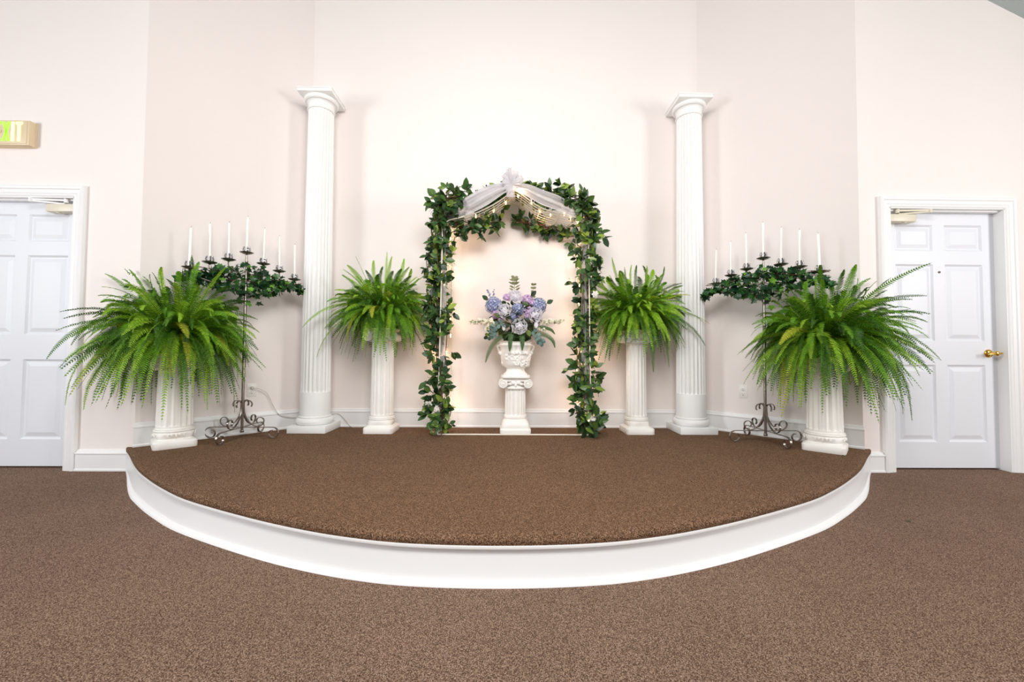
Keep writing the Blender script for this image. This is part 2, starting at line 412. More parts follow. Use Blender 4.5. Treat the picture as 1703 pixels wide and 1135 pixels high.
# ---------------------------------------------------------------- columns and pedestals
def fluted(mb, c, z0, z1, r0, r1, N=20, depth=.08, end=.02):
    zs = [z0]
    for k in range(1, 6): zs.append(z0+end*k/5)
    for k in range(1, 10): zs.append(z0+end+(z1-z0-2*end)*k/10)
    for k in range(6): zs.append(z1-end+end*k/5)
    rs = []; S = 8
    for z in zs:
        t = (z-z0)/(z1-z0); r = r0+(r1-r0)*t
        e = min(1, (z-z0)/end, (z1-z)/end); e = math.sqrt(max(0, 1-(1-e)**2))
        ring = []
        for i in range(N*S):
            u = (i % S)/S
            d = 0 if u < .16 else math.sin(PI*(u-.16)/.84)**.7
            a = 2*PI*i/(N*S); rr = r*(1-depth*d*e); ring.append((c[0]+rr*math.cos(a), c[1]+rr*math.sin(a), z))
        rs.append(ring)
    mb.rings(rs)
def column(x, label):
    root = empty('tall_column', (x, -.186, H), label, 'column', None)
    TOP = 3.284-H
    mb = MB(); mb.bbox(-.168, -.168, 0, .168, .168, .062, .004); mb.build('plinth', COLM, root, True)
    mb = MB(); prof = [(.140, .062)]
    for k in range(13):
        a = -PI/2+PI*k/12; prof.append((.132+.028*math.cos(a), .094+.031*math.sin(a)))
    prof += [(.138, .126), (.140, .134), (.133, .140)]
    mb.lathe(prof, 64); mb.build('torus_base', COLM, root, 'all')
    mb = MB(); mb.lathe([(.131, .138), (.1305, .350), (.1295, .353)], 64); fluted(mb, (0, 0), .352, TOP-.155, .1285, .1105, 24, .075, .022)
    mb.build('fluted_shaft', COLM, root, True)
    mb = MB(); prof = [(.110, -.157), (.118, -.155), (.121, -.148), (.118, -.141), (.113, -.139), (.113, -.092), (.118, -.088), (.122, -.082), (.126, -.080)]
    for k in range(9):
        a = -PI/2+PI*k/8; prof.append((.128+.022*math.cos(a), -.058+.023*math.sin(a)))
    mb.lathe([(r, z+TOP) for r, z in prof], 64); mb.build('capital', COLM, root, True)
    mb = MB(); mb.bbox(-.156, -.156, TOP-.036, .156, .156, TOP, .003); mb.bbox(-.162, -.162, TOP-.010, .162, .162, TOP+.002, .003)
    mb.build('abacus', COLM, root, True)
column(-1.737, 'tall white fluted column left of the arch, between candelabra and fern')
column(1.737, 'tall white fluted column right of the arch, nearer the door with brass lever')

def volutes(mb, hx, z, r, depth):
    for s in (-1, 1):
        for yy in (-1, 1):
            T = Matrix.Translation((s*hx, yy*depth, z)) @ Matrix.Rotation(PI/2 if yy < 0 else -PI/2, 4, 'X')
            mb.lathe([(r*.92, -depth), (r, -.004), (r*.96, 0), (r*.6, -.004), (r*.3, -.002), (r*.22, .007), (0.001, .010)], 28, T=T)
            pts = []
            for k in range(40):
                a = k/39*2.1*2*PI; rr = r*(1-.38*k/39*2.1)*.95
                pts.append((s*hx+s*rr*math.sin(a), yy*(depth+.001), z+rr*math.cos(a)))
            mb.tube(pts, .0048, 6)
def capital_ionic(root, z, r, half):
    mb = MB()
    mb.lathe([(r, z), (r+.012, z+.004), (r+.014, z+.014), (r+.006, z+.022), (r+.004, z+.05), (r+.02, z+.09)], 40)
    mb.bbox(-half*.92, -half*.80, z+.070, half*.92, half*.80, z+.100, .008)
    volutes(mb, half*.86, z+.052, .042, half*.80)
    # heart-shaped leaf ornament between the scrolls
    for yy in (-1, 1):
        for s in (-1, 1):
            mb.sphere((s*.022, yy*half*.80, z+.062), .022, 10, (1, .35, .8)); mb.sphere((s*.05, yy*half*.78, z+.05), .018, 10, (1.3, .35, .6))
        mb.sphere((0, yy*half*.82, z+.044), .014, 10, (.8, .4, 1.3))
    for k in range(26):
        a = 2*PI*k/26; mb.sphere(((r+.014)*math.cos(a), (r+.014)*math.sin(a), z+.010), .008, 6)
    mb.build('ionic_capital', PLASTER, root, True)
    mb = MB(); mb.loft([(z+.098, half*.90, 9), (z+.104, half*.98, 9), (z+.112, half, 9), (z+.122, half, 9), (z+.127, half*.97, 9)], 64)
    mb.build('top_slab', PLASTER, root, True)
    return z+.127
def pedestal(x, y, rz, label, half, r, top, ornament=False, name='fluted_pedestal'):
    root = empty(name, (x, y, H), label, 'pedestal', None, rz)
    mb = MB()
    mb.loft([(0, half, 14), (.003, half+.002, 14), (.046, half+.002, 14), (.053, half-.003, 12), (.058, half-.014, 8), (.068, half-.028, 5), (.085, (half+r)/2-.006, 3.4), (.104, r+.010, 2.4), (.116, r+.006, 2)], 72)
    mb.lathe([(r+.006, .114), (r+.012, .118), (r+.013, .125), (r+.007, .130), (r+.009, .136), (r+.004, .141)], 48)
    if ornament:
        for k in range(4):
            a = k*PI/2-PI/2
            for j, dx in enumerate((-.05, -.025, 0, .025, .05)):
                R_ = r+.022; aa = a+dx/R_
                mb.sphere(((R_-.010)*math.cos(aa), (R_-.010)*math.sin(aa), .094+(.004 if j % 2 else -.002)), .008, 8, (.8, .8, 1.5))
    mb.build('plinth', PLASTER, root, True)
    t = top-H; zc = t-.127
    mb = MB(); mb.lathe([(r*.985, .135), (r*.985, .16)], 40); fluted(mb, (0, 0), .150, zc-.006, r, r*.93, 18, .085, .018); mb.lathe([(r*.93, zc-.008), (r*.92, zc+.01)], 40)
    mb.build('fluted_shaft', PLASTER, root, True)
    capital_ionic(root, zc, r*.93, min(half, r+.032))
    return root
pedestal(-2.4995, -.8165, math.radians(43), 'short white plaster pedestal under the big fern beside the left door', .128, .113, .87, True)
pedestal(2.435, -.890, math.radians(-44), 'short white plaster pedestal under the big fern beside the right door', .130, .115, .87, True)
pedestal(-1.112, -.232, 0, 'white plaster pedestal under the fern between left column and arch', .130, .1015, 1.108)
pedestal(1.210, -.235, 0, 'slim white plaster pedestal under the fern between arch and right column', .126, .0935, 1.108)
# centre pedestal
root = empty('urn_pedestal', (.1, -.190, H), 'short white ionic pedestal under the urn in the middle of the arch', 'pedestal')
mb = MB()
mb.loft([(0, .139, 14), (.030, .139, 14), (.036, .130, 12), (.042, .125, 9), (.060, .128, 7), (.085, .122, 5), (.105, .108, 4), (.116, .098, 3), (.122, .097, 2.4), (.128, .104, 2.2), (.146, .104, 2), (.152, .097, 2)], 72)
mb.build('plinth', PLASTER, root, True)
mb = MB(); fluted(mb, (0, 0), .150, .392, .0965, .094, 18, .09, .018); mb.lathe([(.094, .388), (.092, .40)], 40); mb.build('fluted_shaft', PLASTER, root, True)
capital_ionic(root, .388, .094, .132)
CTOP = H+.388+.127
# urn
root = empty('urn', (.1, -.190, CTOP), 'white plaster urn with grape relief holding the flower arrangement', 'urn')
mb = MB()
mb.lathe([(.112, 0), (.113, .008), (.106, .016), (.096, .022), (.088, .034), (.083, .050), (.084, .060), (.092, .064), (.090, .070), (.100, .074), (.112, .082), (.122, .105), (.130, .140), (.136, .180), (.140, .220), (.142, .250), (.150, .262), (.156, .275), (.150, .288), (.143, .292), (.150, .300), (.152, .306), (.140, .306), (.132, .290), (.128, .24), (.05, .235), (.001, .235)], 64)
mb.build('urn_body', PLASTER, root, True)
rnd = random.Random(5)
def onurn(a, z, out=0):
    rr = (.122+(z-.105)*.16)+out; return (rr*math.cos(a), rr*math.sin(a), z)
for c0 in (-PI/2+.25, PI-.35+.0, -.4, PI/2):
    mb = MB()
    for k in range(70):
        u = rnd.uniform(-1, 1); v = rnd.uniform(-1, 1)
        if u*u+v*v > 1: continue
        mb.sphere(onurn(c0+u*.42, .135+v*.045-.02*abs(u)), .0105, 7)
    mb.build('grape_relief', PLASTER, root, True)
for c0 in (-PI/2-.35, -PI/2+.05, -PI/2+.5, 0, PI, PI/2):
    mb = MB()
    mb.sphere(onurn(c0, .205), .026, 12, (1, .6, .75)); mb.sphere(onurn(c0+.24, .200), .019, 10, (1, .6, 1))
    for k in range(6):
        a = k*PI/3; mb.sphere(onurn(c0-.30+.13*math.cos(a), .165+.02*math.sin(a)), .013, 8, (1, .5, 1.2))
    mb.build('fruit_relief', PLASTER, root, True)
for s in (-1, 1):
    mb = MB(); mb.tube(spline([(s*.140, 0, .20), (s*.158, 0, .235), (s*.164, 0, .262), (s*.155, 0, .276)], 10), .011, 10)
    mb.sphere((s*.163, 0, .262), .014, 10); mb.build('handle_knob', PLASTER, root, True)
UTOP = CTOP+.290

# ---------------------------------------------------------------- leaves and flowers helpers
def frame(d, up=Vector((0, 0, 1))):
    d = d.normalized(); s = d.cross(up)
    if s.length < 1e-4: s = d.orthogonal()
    s.normalize(); return d, s, s.cross(d)
def leaf(mb, p, d, n, L, W, curl=.15, fold=.18, prof=((.0, .0), (.18, .62), (.42, 1.0), (.70, .78), (.88, .38), (1.0, .0)), mi=0):
    d, s, u = frame(d, n); k = len(mb.v); m = len(prof)
    for t, wv in prof:
        c = p+d*(L*t)-u*(curl*L*t*t); e = W/2*wv
        mb.v += [tuple(c-s*e+u*(fold*e)), tuple(c), tuple(c+s*e+u*(fold*e))]
    for i in range(m-1):
        a = k+3*i
        mb.f += [(a, a+1, a+4, a+3), (a+1, a+2, a+5, a+4)]; mb.m += [mi, mi]
IVYP = [(0, 0), (-.16, -.12), (-.46, -.02), (-.36, .22), (-.62, .48), (-.26, .52), (-.20, .70), (0, 1.05), (.20, .70), (.26, .52), (.62, .48), (.36, .22), (.46, -.02), (.16, -.12)]
def ivyleaf(mb, p, d, n, L):
    d, s, u = frame(d, n); k = len(mb.v)
    mb.v.append(tuple(p+d*L*.35-u*L*.03))
    for x, y in IVYP: mb.v.append(tuple(p+s*(x*L)+d*(y*L)+u*(abs(x)*.18*L-.12*L*y*y)))
    m = len(IVYP)
    for i in range(m): mb.f.append((k, k+1+i, k+1+(i+1) % m)); mb.m.append(0)
def rdir(rnd, zlo=-1, zhi=1):
    a = rnd.uniform(0, 2*PI); z = rnd.uniform(zlo, zhi); q = math.sqrt(max(0, 1-z*z)); return Vector((q*math.cos(a), q*math.sin(a), z))

# ---------------------------------------------------------------- ferns
def wall_clear(p, m=.03):
    """keep a frond on the room side of the walls"""
    if p.y > -m: p.y = -m
    for s in (-1, 1):
        nx, ny = s*.7136, .7006     # outward normal of the angled walls
        dd = (p.x-s*B)*nx*1.0+(p.y)*ny
        if dd > -m and s*p.x > B-.1 and s*p.x < A+.03 and p.y > -D1-.02:
            p.x -= nx*(dd+m); p.y -= ny*(dd+m)
    if abs(p.x) >= A-.0 and p.y > -D1-m-.02: p.y = -D1-m-.02
    return p
def fern_frond(mb, ms, p0, az, el, L, droop, wmax, rnd, sway=0, step=.0128, clear=True, path=None):
    n = max(10, int(L/.022)); pts = [p0.copy()]; p = p0.copy(); e = el; a = az
    if path:
        P1, P2 = path; pts = []
        for i in range(n+1):
            t = i/n; q = p0*(1-t)**2+P1*2*t*(1-t)+P2*t*t; pts.append(wall_clear(q) if clear else q)
    for i in range(0 if path else n):
        dv = Vector((math.cos(e)*math.cos(a), math.cos(e)*math.sin(a), math.sin(e)))
        p = p+dv*(L/n); 
        if clear: p = wall_clear(p.copy())
        pts.append(p.copy()); e = max(e-droop*(1.35-.5*i/n)/n*(1+.6*math.cos(e)), -1.50); a += sway/n
    ms.tube(pts[::2] if len(pts) % 2 else pts[:-1:2]+[pts[-1]], .0019, 4, .35)
    m = int(L/step); side0 = Vector((-math.sin(az), math.cos(az), 0)); tw = rnd.uniform(-.9, .9); mi = rnd.choice((0, 0, 0, 1, 1, 1, 1, 2, 2, 2)) if rnd.random() > .025 else 3
    for j in range(int(m*.10), m):
        t = j/m; q = t*n; i = min(int(q), n-1); c = pts[i].lerp(pts[i+1], q-i); T = (pts[i+1]-pts[i])
        if T.length < 1e-6: continue
        T.normalize(); s = (side0-T*side0.dot(T)).normalized(); u = s.cross(T)
        s = s*math.cos(tw)+u*math.sin(tw); u = s.cross(T)
        ln = wmax*min(1, (t-.06)/.16)*(1-t**4.6*.86)*rnd.uniform(.88, 1.08)
        if ln < .004: continue
        for sg in (-1, 1):
            d = (s*sg+T*(.28+.25*t)+u*rnd.uniform(-.22, .12)).normalized(); b = T*.0049
            k = len(mb.v); mid = c+d*ln*.55+u*.002; tip = c+d*ln-Vector((0, 0, ln*.16))+T*ln*.12
            mb.v += [tuple(c-b*.8), tuple(c+b*.8), tuple(mid+b*.82), tuple(mid-b*.82), tuple(tip+b*.2), tuple(tip-b*.2)]
            mb.f += [(k, k+1, k+2, k+3), (k+3, k+2, k+4, k+5)]; mb.m += [mi, mi]
def fern(x, y, ztop, label, seed, N, Lr, spread=1.0, bias=None, longs=(), zsq=1.0):
    rnd = random.Random(seed)
    root = empty('potted_fern', (x, y, ztop), label, 'fern')
    pot = MB(); pot.lathe([(.085, 0), (.088, .004), (.108, .120), (.114, .122), (.114, .136), (.108, .138), (.104, .125), (.001, .120)], 36)
    pot.build('pot', POTM, root, True)
    mb = MB(); ms = MB(); base = Vector((0, 0, .13)); O = Vector((x, y, ztop))
    def fr(az, el, L, dr, wmx, sw=0):
        p0 = O+base+Vector((math.cos(az), math.sin(az), 0))*rnd.uniform(.01, .085)
        fern_frond(mb, ms, p0, az, el, L, dr, wmx, rnd, sw)
    RB = Lr
    for i in range(N):           # frond tips spread over a full ball of foliage
        az = 2*PI*((i*.6180339) % 1)+rnd.uniform(-.15, .15)
        z = 1-1.86*((i+.5)/N)**.82; q = math.sqrt(max(0, 1-z*z)); hd = Vector((math.cos(az), math.sin(az), 0))
        r_ = RB*rnd.choice((.66, .84, .95, 1.02, 1.10))*rnd.uniform(.94, 1.06)
        if math.sin(az) > .3: r_ *= .85
        if z > .55: r_ *= rnd.uniform(.92, 1.16)
        p0 = O+base+hd*rnd.uniform(.01, .085)
        tip = O+base+Vector((0, 0, -.075 if RB > .5 else -.02))+hd*(r_*q*spread)+Vector((0, 0, r_*z))
        p1 = p0+hd*RB*(.50*q+.08)+Vector((0, 0, RB*(.50*max(z, -.25)+.30)))+Vector((rnd.uniform(-.05, .05), rnd.uniform(-.05, .05), 0))
        L = (p1-p0).length*.5+(tip-p1).length*.5+(tip-p0).length*.5
        fern_frond(mb, ms, p0, az, 0, L, 0, rnd.uniform(.027, .041)*(1 if z < .2 else .88), rnd, path=(p1, tip))
    for az, el, L, dr in longs: fr(math.radians(az), math.radians(el), L, dr, .026)
    for o_ in (mb, ms): o_.v = [(a-x, b-y, c-ztop) for a, b, c in o_.v]
    mb.build('foliage', FERN, root); ms.build('frond_stems', STEM, root, True)
    return root
fern(-2.4995, -.8165, .87, 'large bushy green fern beside the left door, with long fronds reaching the casing', 11, 430, .56, 1.0, -.10,
     [(195, 48, .92, 1.2), (205, 22, .86, 1.3), (185, 30, .80, .9), (215, 5, .78, 1.1), (335, 20, .80, 1.6), (350, 8, .84, 1.2), (190, 62, .78, 1.4), (0, 35, .72, 1.5)])
fern(2.435, -.890, .87, 'large bushy green fern beside the right door, below the right candelabra', 23, 430, .56, 1.0, .06,
     [(-15, 40, .82, 1.0), (-25, 10, .84, 1.3), (-35, 30, .80, 1.9), (-10, 60, .80, .7), (200, 28, .70, 1.0), (-150, 20, .72, 1.2), (-60, 70, .74, .6)])
fern(-1.112, -.232, 1.108, 'green fern with one tall upright frond, between left column and arch', 37, 370, .465, .98, -.06,
     [(190, 14, .74, 1.0), (182, 26, .66, .9), (200, 38, .70, 1.0), (90, 90, .60, .1), (15, 66, .55, .4), (60, 75, .52, .5), (170, 52, .62, .7), (150, 64, .55, .4)])
fern(1.210, -.235, 1.108, 'green fern between arch and right column, one frond hanging over its pedestal', 49, 370, .465, .98, .06,
     [(-8, 30, .68, .7), (-15, 18, .64, .9), (0, 50, .62, .6), (100, 80, .55, .3), (60, 70, .52, .5), (-80, 25, .66, 2.6), (-30, 5, .62, 1.5), (150, 68, .54, .6)])

# ---------------------------------------------------------------- candelabra
def scroll_pts(c, rx, a0, turns, r0, r1, n=26, sgn=1):
    return [(c[0]+(r0+(r1-r0)*k/n)*math.cos(a0+sgn*2*PI*turns*k/n), c[1]+(r0+(r1-r0)*k/n)*math.sin(a0+sgn*2*PI*turns*k/n)) for k in range(n+1)]
CUPS = [-.372, -.248, -.124, 0, .124, .248, .372]
def candelabrum(x, y, along, label, zc, cups, plab, clabs, ring_label, seed, ends):
    """along = unit vector of the candle row; cups = heights of the seven drip pans above stage"""
    root = empty('candelabra', (x, y, H), label, 'candelabra')
    mb = MB(); top = zc[3]-H
    mb.lathe([(.0112, .055), (.0110, top-.26), (.0080, top-.25), (.0075, top-.03), (.006, top-.02), (.006, top)], 20)
    mb.lathe([(.014, .052), (.016, .06), (.014, .07)], 20)
    mb.build('pole', IRON, root, True)
    for k in range(4):
        a = k*PI/2; d = Vector((math.cos(a), math.sin(a), 0)); sd = Vector((-d.y, d.x, 0))
        ln = .250
        # foot: straight bar, then a scroll curling down and inward
        pts = [(.008, .094), (.10, .095), (.20, .095)]
        cx, czz = ln, .048
        for q in range(31):
            t = q/30; ang = PI/2-2*PI*1.0*t; rr = .0465-.026*t**1.6
            pts.append((cx+rr*math.cos(ang)*1.05, czz+rr*math.sin(ang)))
        f = MB(); f.strap([d*u+Vector((0, 0, v)) for u, v in pts], sd, .016, .0055); f.build('foot', IRON, root, True)
        # S scroll from the pole out to the foot
        s1 = [(.055+.036*math.cos(t), .268+.030*math.sin(t)) for t in [math.radians(-70+0)-0+math.radians(g) for g in range(0, 0)]]
        pts = []
        for q in range(16):
            t = q/15; ang = math.radians(-35)+math.radians(200)*t; rr = .030+.006*t
            pts.append((.046+rr*math.cos(ang), .280+rr*math.sin(ang)))
        pts += [(.013, .250), (.016, .215), (.030, .175), (.058, .135), (.095, .108), (.125, .100)]
        for q in range(1, 24):
            t = q/23; ang = -PI/2+math.radians(330)*t; rr = .044-.024*t
            pts.append((.130+.012*min(1, t*3)+rr*math.cos(ang), .144+rr*math.sin(ang)))
        P3 = [d*u+Vector((0, 0, v)) for u, v in pts]
        f = MB(); f.strap(P3, sd, .013, .005); f.build('scroll', IRON, root, True)
    al = Vector((along[0], along[1], 0)).normalized(); sd = Vector((-al.y, al.x, 0))
    for i, (u, z) in enumerate(zip(CUPS, zc)):
        c = al*u+Vector((0, 0, z-H))
        if i != 3:
            s = 1 if u > 0 else -1; zz = z-H; j = abs(i-3)
            st = Vector((0, 0, top-.09-.055*j))
            pts = spline([st, al*(u*.35)+Vector((0, 0, st.z-.035)), al*(u*.8)+Vector((0, 0, min(zz-.06, st.z))), al*u+Vector((0, 0, zz-.045)), c], 22)
            f = MB(); f.tube(pts, .0042, 8); f.build('arm', IRON, root, True)
        f = MB(); f.lathe([(.006, -.018), (.012, -.013), (.030, -.009), (.050, 0), (.052, .003), (.042, .001), (.012, -.004), (.0125, .014), (.0105, .014), (.0105, .001), (.001, .001)], 28, c=c)
        pan = f.build('drip_pan', IRON, root, True)
        f = MB()
        for q in range(6):
            a = q*PI/3+.3; e = Vector((math.cos(a), math.sin(a), 0))
            f.strap(spline([c+e*.014+Vector((0, 0, .002)), c+e*.026+Vector((0, 0, .012)), c+e*.029+Vector((0, 0, .026)), c+e*.024+Vector((0, 0, .040)), c+e*.026+Vector((0, 0, .047))], 8), Vector((-e.y, e.x, 0)), .011, .0018)
        tag(f.build('prong_crown', CHROME, pan, True), 'bright metal prongs')
        # candle: a thing of its own held by the cup
        can = empty('taper_candle', (x+c.x, y+c.y, z+.003), clabs[i], 'candle', plab)
        hh = cups[i]; f = MB(); f.lathe([(.0098, 0), (.0096, .02), (.0086, hh-.010), (.0066, hh-.003), (.002, hh)], 20); f.build('wax', WAX, can, True)
        f = MB(); f.tube([(0, 0, hh-.002), (.0008, 0, hh+.006), (.002, 0, hh+.011)], .0009, 6); f.build('wick', WICK, can, True)
        ln_ = seed % 5
        can.rotation_euler = (math.sin(i*2.3+seed)*.012, math.sin(i*1.7+seed*3)*.022, 0)
    # ivy
    rnd = random.Random(seed)
    iv = empty('ivy_garland', (x, y, H), ring_label, 'ivy garland')
    mb = MB(); st = MB()
    lo, hi = ends
    for k in range(520):
        u = lo+(hi-lo)*rnd.random()
        if rnd.random() < .35: u *= .55
        q = abs(u)/.45
        zt = 1.635-.16*min(q, 1)-.03*max(0, q-.9)*8; zb = 1.325+.155*q
        if zb > zt-.03: zb = zt-.05
        if abs(u-.03) < .10 and rnd.random() < .18: zb -= .07
        z = rnd.uniform(zb, zt); off = rnd.gauss(0, .045)*(1-.4*min(q, 1))
        p = al*u+sd*off+Vector((0, 0, z-H)); d = rdir(rnd, -1, .5); nn = (Vector((0, -1, .35))*1.1+rdir(rnd)*.9).normalized()
        ivyleaf(mb, p, d, nn, rnd.uniform(.034, .056))
    for k in range(5):
        z0 = rnd.uniform(1.44, 1.54)-H; pts = []
        for q in range(9):
            u = lo*.95+(hi-lo)*.95*q/8; pts.append(al*u+sd*rnd.uniform(-.05, .05)+Vector((0, 0, z0+rnd.uniform(-.03, .03))))
        st.tube(spline(pts, 40), .0022, 5)
    st.build('vine', VINE, iv, True); mb.build('leaves', IVY, iv)
LW = 'white taper candle on the left candelabra, '; RW = 'white taper candle on the right candelabra, '
candelabrum(-2.155, -.565, (.70, .713), 'seven-cup iron candelabra with scrolled feet, left of the left column',
    [1.53, 1.59, 1.634, 1.712, 1.640, 1.596, 1.540], [.305, .305, .300, .298, .303, .308, .312], 'candles on the left candelabra',
    [LW+'at its outer end nearest the left door', LW+'second from the end by the left door', LW+'just left of the raised middle one', LW+'raised in the middle above the others', LW+'just right of the raised middle one', LW+'second from the end by the column', LW+'at its inner end beside the column'],
    'dark green ivy wound round the top of the left candelabra', 7, (-.44, .44))
candelabrum(2.144, -.640, (.70, -.713), 'seven-cup iron candelabra with scrolled feet, right of the right column',
    [1.524, 1.582, 1.620, 1.692, 1.622, 1.584, 1.530], [.304, .295, .304, .298, .300, .292, .292], 'candles on the right candelabra',
    [RW+'at its inner end beside the column', RW+'second from the end by the column', RW+'just left of the raised middle one', RW+'raised in the middle above the others', RW+'just right of the raised middle one', RW+'second from the end by the right door', RW+'at its outer end nearest the right door'],
    'dark green ivy wound round the top of the right candelabra', 15, (-.48, .46))

# ---------------------------------------------------------------- arch
AX = .0895
arch = empty('wire_arch', (AX, -.235, H), 'white wire garden arch with pointed top framing the urn', 'arch')
def tp(f, s):           # top corner helpers
    return None
topL = [(-.045, 2.335), (-.085, 2.285), (-.20, 2.205), (-.36, 2.125), (-.52, 2.080), (-.60, 2.055), (-.640, 1.99)]
topR = [(-.045, 2.335), (.02, 2.320), (.22, 2.185), (.43, 2.125), (.57, 2.090), (.63, 2.055), (.648, 1.99)]
for nm, s in (('left', -1), ('right', 1)):
    for yy, hx0, hx1 in ((-.165, .668, .646), (.165, .604, .596)):
        m_ = MB(); m_.tube([(s*hx0, yy, .006), (s*(hx0*.5+hx1*.5), yy, .9), (s*hx1, yy, 1.99-H)], .0055, 8); m_.build('post', WIRE, arch, True)
    m_ = MB()
    for k in range(9):
        z = .10+k*.205; t = z/1.85; a = .668-.022*t; b = .604-.008*t
        m_.tube([(s*a, -.165, z), (s*b, .165, z)], .004, 6)
    for k in range(1, 4):
        f_ = k/4; m_.tube([(s*(.668+(.604-.668)*f_), -.165+.33*f_, .02), (s*(.646+(.596-.646)*f_), -.165+.33*f_, 1.80)], .0035, 6)
    m_.build('side_lattice', WIRE, arch, True)
for yy in (-.165,):
    m_ = MB(); m_.tube([(-.668, yy, .007), (.668, yy, .007)], .0065, 8); m_.build('ground_bar', WIRE, arch, True)
for pts in (topL, topR):
    m_ = MB()
    for k in range(7):
        f_ = k/6; yy = -.165+.33*f_; sh = 1-.055*f_
        m_.tube(spline([(px*sh if abs(px) > .1 else px, yy, pz-H) for px, pz in pts], 30), .0062 if k in (0, 6) else .0042, 7)
    for k in range(2, 29, 4):
        P = spline([(px, 0, pz-H) for px, pz in pts], 30)[k]
        m_.tube([(P.x, -.165, P.z), (P.x*.95, .165, P.z)], .004, 6)
    m_.build('roof_wires', WIRE, arch, True)

def garland(name, path_pts, label, N, radius, seed, flowers, Lr=(.056, .098), squash=(1, 1, 1)):
    rnd = random.Random(seed); c0 = Vector(path_pts[0])
    root = empty(name, tuple(c0), label, 'garland')
    P = spline(path_pts, 80); mb = MB(); st = MB()
    P = [p-c0 for p in P]
    def off(): return Vector((rnd.gauss(0, 1)*squash[0], rnd.gauss(0, 1)*squash[1], rnd.gauss(0, 1)*squash[2]))*radius
    for k in range(N//3):        # sprigs: short twigs with four or five leaves
        i = rnd.randrange(1, 80); T = (P[i]-P[i-1]).normalized()
        p = P[i]+off()*.55; d = rdir(rnd, -.8, .8)-T*0; d.y = d.y*.6-.25; d = (d+T*rnd.uniform(-.5, .5)).normalized()
        sl = rnd.uniform(.03, .075); tip = p+d*sl
        st.tube([p, p+d*sl*.5, tip], .0016, 4)
        for q in range(rnd.choice((4, 5, 5))):
            ld = (d*.7+rdir(rnd)*.9).normalized(); n = (Vector((0, -1, .5))+rdir(rnd)*.8).normalized()
            if abs(ld.dot(n)) > .93: n = n.orthogonal()
            L = rnd.uniform(*Lr); leaf(mb, p+d*sl*rnd.uniform(.3, 1), ld, n, L, L*rnd.uniform(.46, .62), rnd.uniform(0, .28), .10)
    for k in range(5):
        pts = [P[i]+off()*.45 for i in range(0, 81, 8)]; st.tube(spline(pts, 60), .0036, 6)
    for q in mb, st: pass
    mb.v = [(a, min(b, -.012-c0.y), c) for a, b, c in mb.v]; st.v = [(a, min(b, -.015-c0.y), c) for a, b, c in st.v]
    st.build('vine', VINE, root, True); mb.build('leaves', LAUREL, root)
    for (fx, fz, fy, sz) in flowers:
        f = MB(); c = Vector((fx, fy, fz))-c0
        for ring, (n_, tilt, ln) in enumerate(((6, .25, 1), (5, .75, .75), (3, 1.2, .5))):
            for q in range(n_):
                a = 2*PI*q/n_+ring*.5; e = Vector((math.cos(a), 0, math.sin(a)))
                leaf(f, c+Vector((0, -.004*ring, 0)), (e*math.cos(tilt)+Vector((0, -1, 0))*math.sin(tilt)), Vector((0, -1, 0))*math.cos(tilt)-e*math.sin(tilt)*.98+Vector((0, 0, .01)), sz*ln, sz*.72*ln, .1, .25)
        tag(f.build('gardenia', GARD, root, True), 'white flower')
    return root
xl, xr = AX-.635, AX+.635
garland('leaf_garland', [(xl+.0, -.44, H+.06), (xl-.01, -.36, .55), (xl-.05, -.32, 1.0), (xl-.06, -.32, 1.45), (xl-.06, -.32, 1.85), (xl-.05, -.32, 2.12)],
        'green leaf garland climbing the left leg of the arch, white flowers near its foot', 660, .080, 101,
        [(-.66, 1.43, -.36, .030), (-.655, 1.205, -.40, .034), (-.66, .44, -.42, .040), (-.575, .41, -.43, .036)], squash=(1.0, 1.3, 1))
garland('leaf_garland', [(xr+.02, -.43, H+.06), (xr-.01, -.36, .50), (xr-.01, -.32, 1.0), (xr+.01, -.32, 1.45), (xr+.02, -.32, 1.85), (xr+.01, -.32, 2.12)],
        'green leaf garland climbing the right leg of the arch, thickest at its foot', 700, .082, 202,
        [(.80, 1.42, -.37, .036), (.80, .37, -.45, .042), (.76, .33, -.45, .036), (.72, .40, -.42, .036), (.775, .245, -.47, .030), (.64, .42, -.42, .03), (.86, .31, -.43, .034)], squash=(1.0, 1.3, 1))
rt_ = garland('leaf_garland', [(xl-.02, -.40, 2.06), (-.54, -.47, 2.19), (-.40, -.43, 2.27), (-.20, -.22, 2.27), (-.06, -.20, 2.36), (.05, -.20, 2.45), (.20, -.20, 2.39), (.38, -.26, 2.33), (.52, -.42, 2.28), (.67, -.47, 2.19), (xr+.02, -.40, 2.06)],
        'green leaf garland along the pointed top of the arch, behind the tulle bow', 640, .062, 303, [])
garland('leaf_garland', [(-.52, -.34, 2.06), (-.36, -.30, 2.04), (-.20, -.22, 2.08), (-.07, -.14, 2.16)],
        'short spray of leaves hanging under the left half of the arch top', 130, .045, 404, [])
garland('leaf_garland', [(.08, -.08, 2.19), (.26, -.08, 2.13), (.44, -.09, 2.09), (.66, -.12, 2.02)],
        'short spray of leaves hanging under the right half of the arch top', 84, .042, 505, [])

